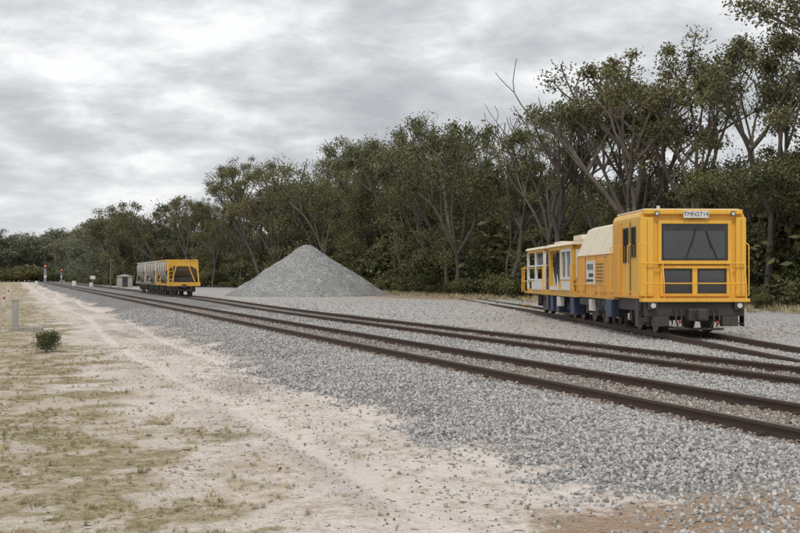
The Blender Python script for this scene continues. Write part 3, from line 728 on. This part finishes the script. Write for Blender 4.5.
# ---------------------------------------------------------------- small things on the left / distance
e=empty('concrete_marker_post',(.0,40.5,0)); p=Part('post',CONC,e); p.box(-.11,.11,-.11,.11,-.1,1.0,.015); p.done(); p=Part('plinth',CONC,e); p.box(-.15,.9,-.3,.3,-.1,.12,.015); p.done(); p=Part('cap',GALV,e); p.box(-.12,.12,-.12,.12,1.0,1.03); p.done()
for (x,y,h) in ((-.62,71,.75),(-.5,95,.9)):
    e=empty('guide_post',(x,y,0)); p=Part('post',WHITE,e); p.box(-.1,.1,-.06,.06,-.1,h,.01); p.done(); p=Part('reflector',RED,e); p.box(-.06,.06,-.072,-.061,h-.25,h-.1); p.done()
def redlight():
    m=N('red_signal_lens'); m.set(m.b,Base_Color=(.8,.03,.01,1)); m.b.inputs['Emission Color'].default_value=(1,.10,.02,1); m.b.inputs['Emission Strength'].default_value=2.0; return m.m
RL=redlight()
def signal(x,y,h,n):
    e=empty('railway_signal',(x,y,0)); p=Part('mast',GALV,e); p.tube((0,0,0),(0,0,h),.09); p.box(-.3,.3,-.3,.3,0,.3,.02); p.box(-.25,.25,.1,.13,.5,h*.8); p.done()
    p=Part('signal_head',BLACK,e); p.box(-.32,.32,-.22,-.08,h-1.3,h+.1,.05); p.done()
    p=Part('signal_lamp',RL,e); p.tube((0,-.3,h-.95),(0,-.225,h-.95),.15,16); p.done()
    p=Part('number_plate',WHITE,e); p.box(-.2,.2,-.14,-.1,1.6,2.1); p.done()
signal(5.4,228,4.8,0); signal(11,300,4.5,0)
e=empty('trackside_equipment_hut',(17.6,200,0)); p=Part('walls',SHEDW,e); p.box(-1.2,1.2,-1,1,0,1.9,.02); p.done(); p=Part('roof',GREYW,e); p.prism([(-1.4,1.9),(0,2.25),(1.4,1.9)],'y',-1.2,1.2); p.done(); p=Part('door',BLACK,e); p.box(-.45,.45,-1.03,-1.0,.1,1.75); p.done()
for (x,y,h,w) in ((13.3,215,2.0,.9),(7.0,150,1.3,.5),(3.0,180,1.2,.4),(10.3,170,1.0,.5)):
    e=empty('trackside_sign',(x,y,0)); p=Part('post',GALV,e); p.tube((0,0,0),(0,0,h),.04); p.done(); p=Part('sign_board',WHITE,e); p.box(-w/2,w/2,-.08,-.045,h-.6,h); p.done()
e=empty('utility_pole',(15.7,205,0)); p=Part('pole',SLEEP,e); p.tube((0,0,0),(0,0,5),.13,10,.09); p.box(-.7,.7,-.06,.06,4.5,4.65); p.done()

# ---------------------------------------------------------------- world, light
SE=math.radians(52); SA=math.radians(215)
w=bpy.data.worlds.new('World'); sc.world=w; w.use_nodes=True; t=w.node_tree; t.nodes.clear()
def wn(ty,**k):
    x=t.nodes.new(ty)
    for a,v in k.items(): setattr(x,a,v)
    return x
out=wn('ShaderNodeOutputWorld'); bgn=wn('ShaderNodeBackground'); bgn.inputs[1].default_value=.1; t.links.new(bgn.outputs[0],out.inputs[0])
sky=wn('ShaderNodeTexSky',sky_type='NISHITA',sun_disc=False,sun_elevation=SE,sun_rotation=SA)
tc=wn('ShaderNodeTexCoord'); sx=wn('ShaderNodeSeparateXYZ'); t.links.new(tc.outputs['Generated'],sx.inputs[0])
def wm(op,a,b=0,clamp=False):
    m=wn('ShaderNodeMath',operation=op,use_clamp=clamp)
    for i,v in enumerate((a,b)):
        if hasattr(v,'is_linked'): t.links.new(v,m.inputs[i])
        else: m.inputs[i].default_value=v
    return m.outputs[0]
den=wm('ADD',wm('MAXIMUM',sx.outputs[2],0),.26)
cb=wn('ShaderNodeCombineXYZ'); t.links.new(wm('DIVIDE',sx.outputs[0],den),cb.inputs[0]); t.links.new(wm('DIVIDE',sx.outputs[1],den),cb.inputs[1])
def wnoise(s,d,r,off,dist=0):
    mp=wn('ShaderNodeMapping'); mp.inputs['Location'].default_value=off; t.links.new(cb.outputs[0],mp.inputs[0])
    n=wn('ShaderNodeTexNoise'); n.inputs['Scale'].default_value=s; n.inputs['Detail'].default_value=d; n.inputs['Roughness'].default_value=r; n.inputs['Distortion'].default_value=dist
    t.links.new(mp.outputs[0],n.inputs['Vector']); return n.outputs['Fac']
a=wnoise(1.7,3,.5,(3,1,0),.2); b=wnoise(6.0,5,.6,(9,4,0),.15)
f=wm('ADD',wm('MULTIPLY',a,.56),wm('MULTIPLY',b,.44))
rp=wn('ShaderNodeValToRGB'); t.links.new(f,rp.inputs[0])
els=rp.color_ramp.elements; els[0].position=.37; els[0].color=(.45,.465,.49,1); els[1].position=.62; els[1].color=(.93,.935,.94,1)
x=els.new(.46); x.color=(.56,.575,.595,1); x=els.new(.53); x.color=(.70,.715,.73,1)
hz=wm('SUBTRACT',1.0,wm('MULTIPLY',wm('ABSOLUTE',sx.outputs[2]),8.0),True)
mh=wn('ShaderNodeMix',data_type='RGBA'); t.links.new(wm('MULTIPLY',hz,.5),mh.inputs[0]); t.links.new(rp.outputs[0],mh.inputs[6]); mh.inputs[7].default_value=(.74,.755,.77,1)
sc10=wn('ShaderNodeVectorMath',operation='SCALE'); sc10.inputs['Scale'].default_value=10.9; t.links.new(mh.outputs[2],sc10.inputs[0])
mx=wn('ShaderNodeMix',data_type='RGBA'); mx.inputs[0].default_value=.96; t.links.new(sky.outputs[0],mx.inputs[6]); t.links.new(sc10.outputs[0],mx.inputs[7])
t.links.new(mx.outputs[2],bgn.inputs[0])
ld_=bpy.data.lights.new('sun','SUN'); ld_.energy=1.5; ld_.angle=math.radians(12); ld_.color=(1,.95,.88)
so=link(bpy.data.objects.new('sun',ld_))
dv=Vector((math.sin(SA)*math.cos(SE),math.cos(SA)*math.cos(SE),math.sin(SE)))
so.rotation_euler=dv.to_track_quat('Z','Y').to_euler()

# ---------------------------------------------------------------- camera
cd_=bpy.data.cameras.new('camera'); cd_.lens=51.75; cd_.sensor_width=36; cd_.clip_end=6000; cd_.clip_start=.1
co=link(bpy.data.objects.new('camera',cd_)); co.location=CAM
co.rotation_euler=(math.radians(90+.52),0,math.radians(-18.5)); sc.camera=co
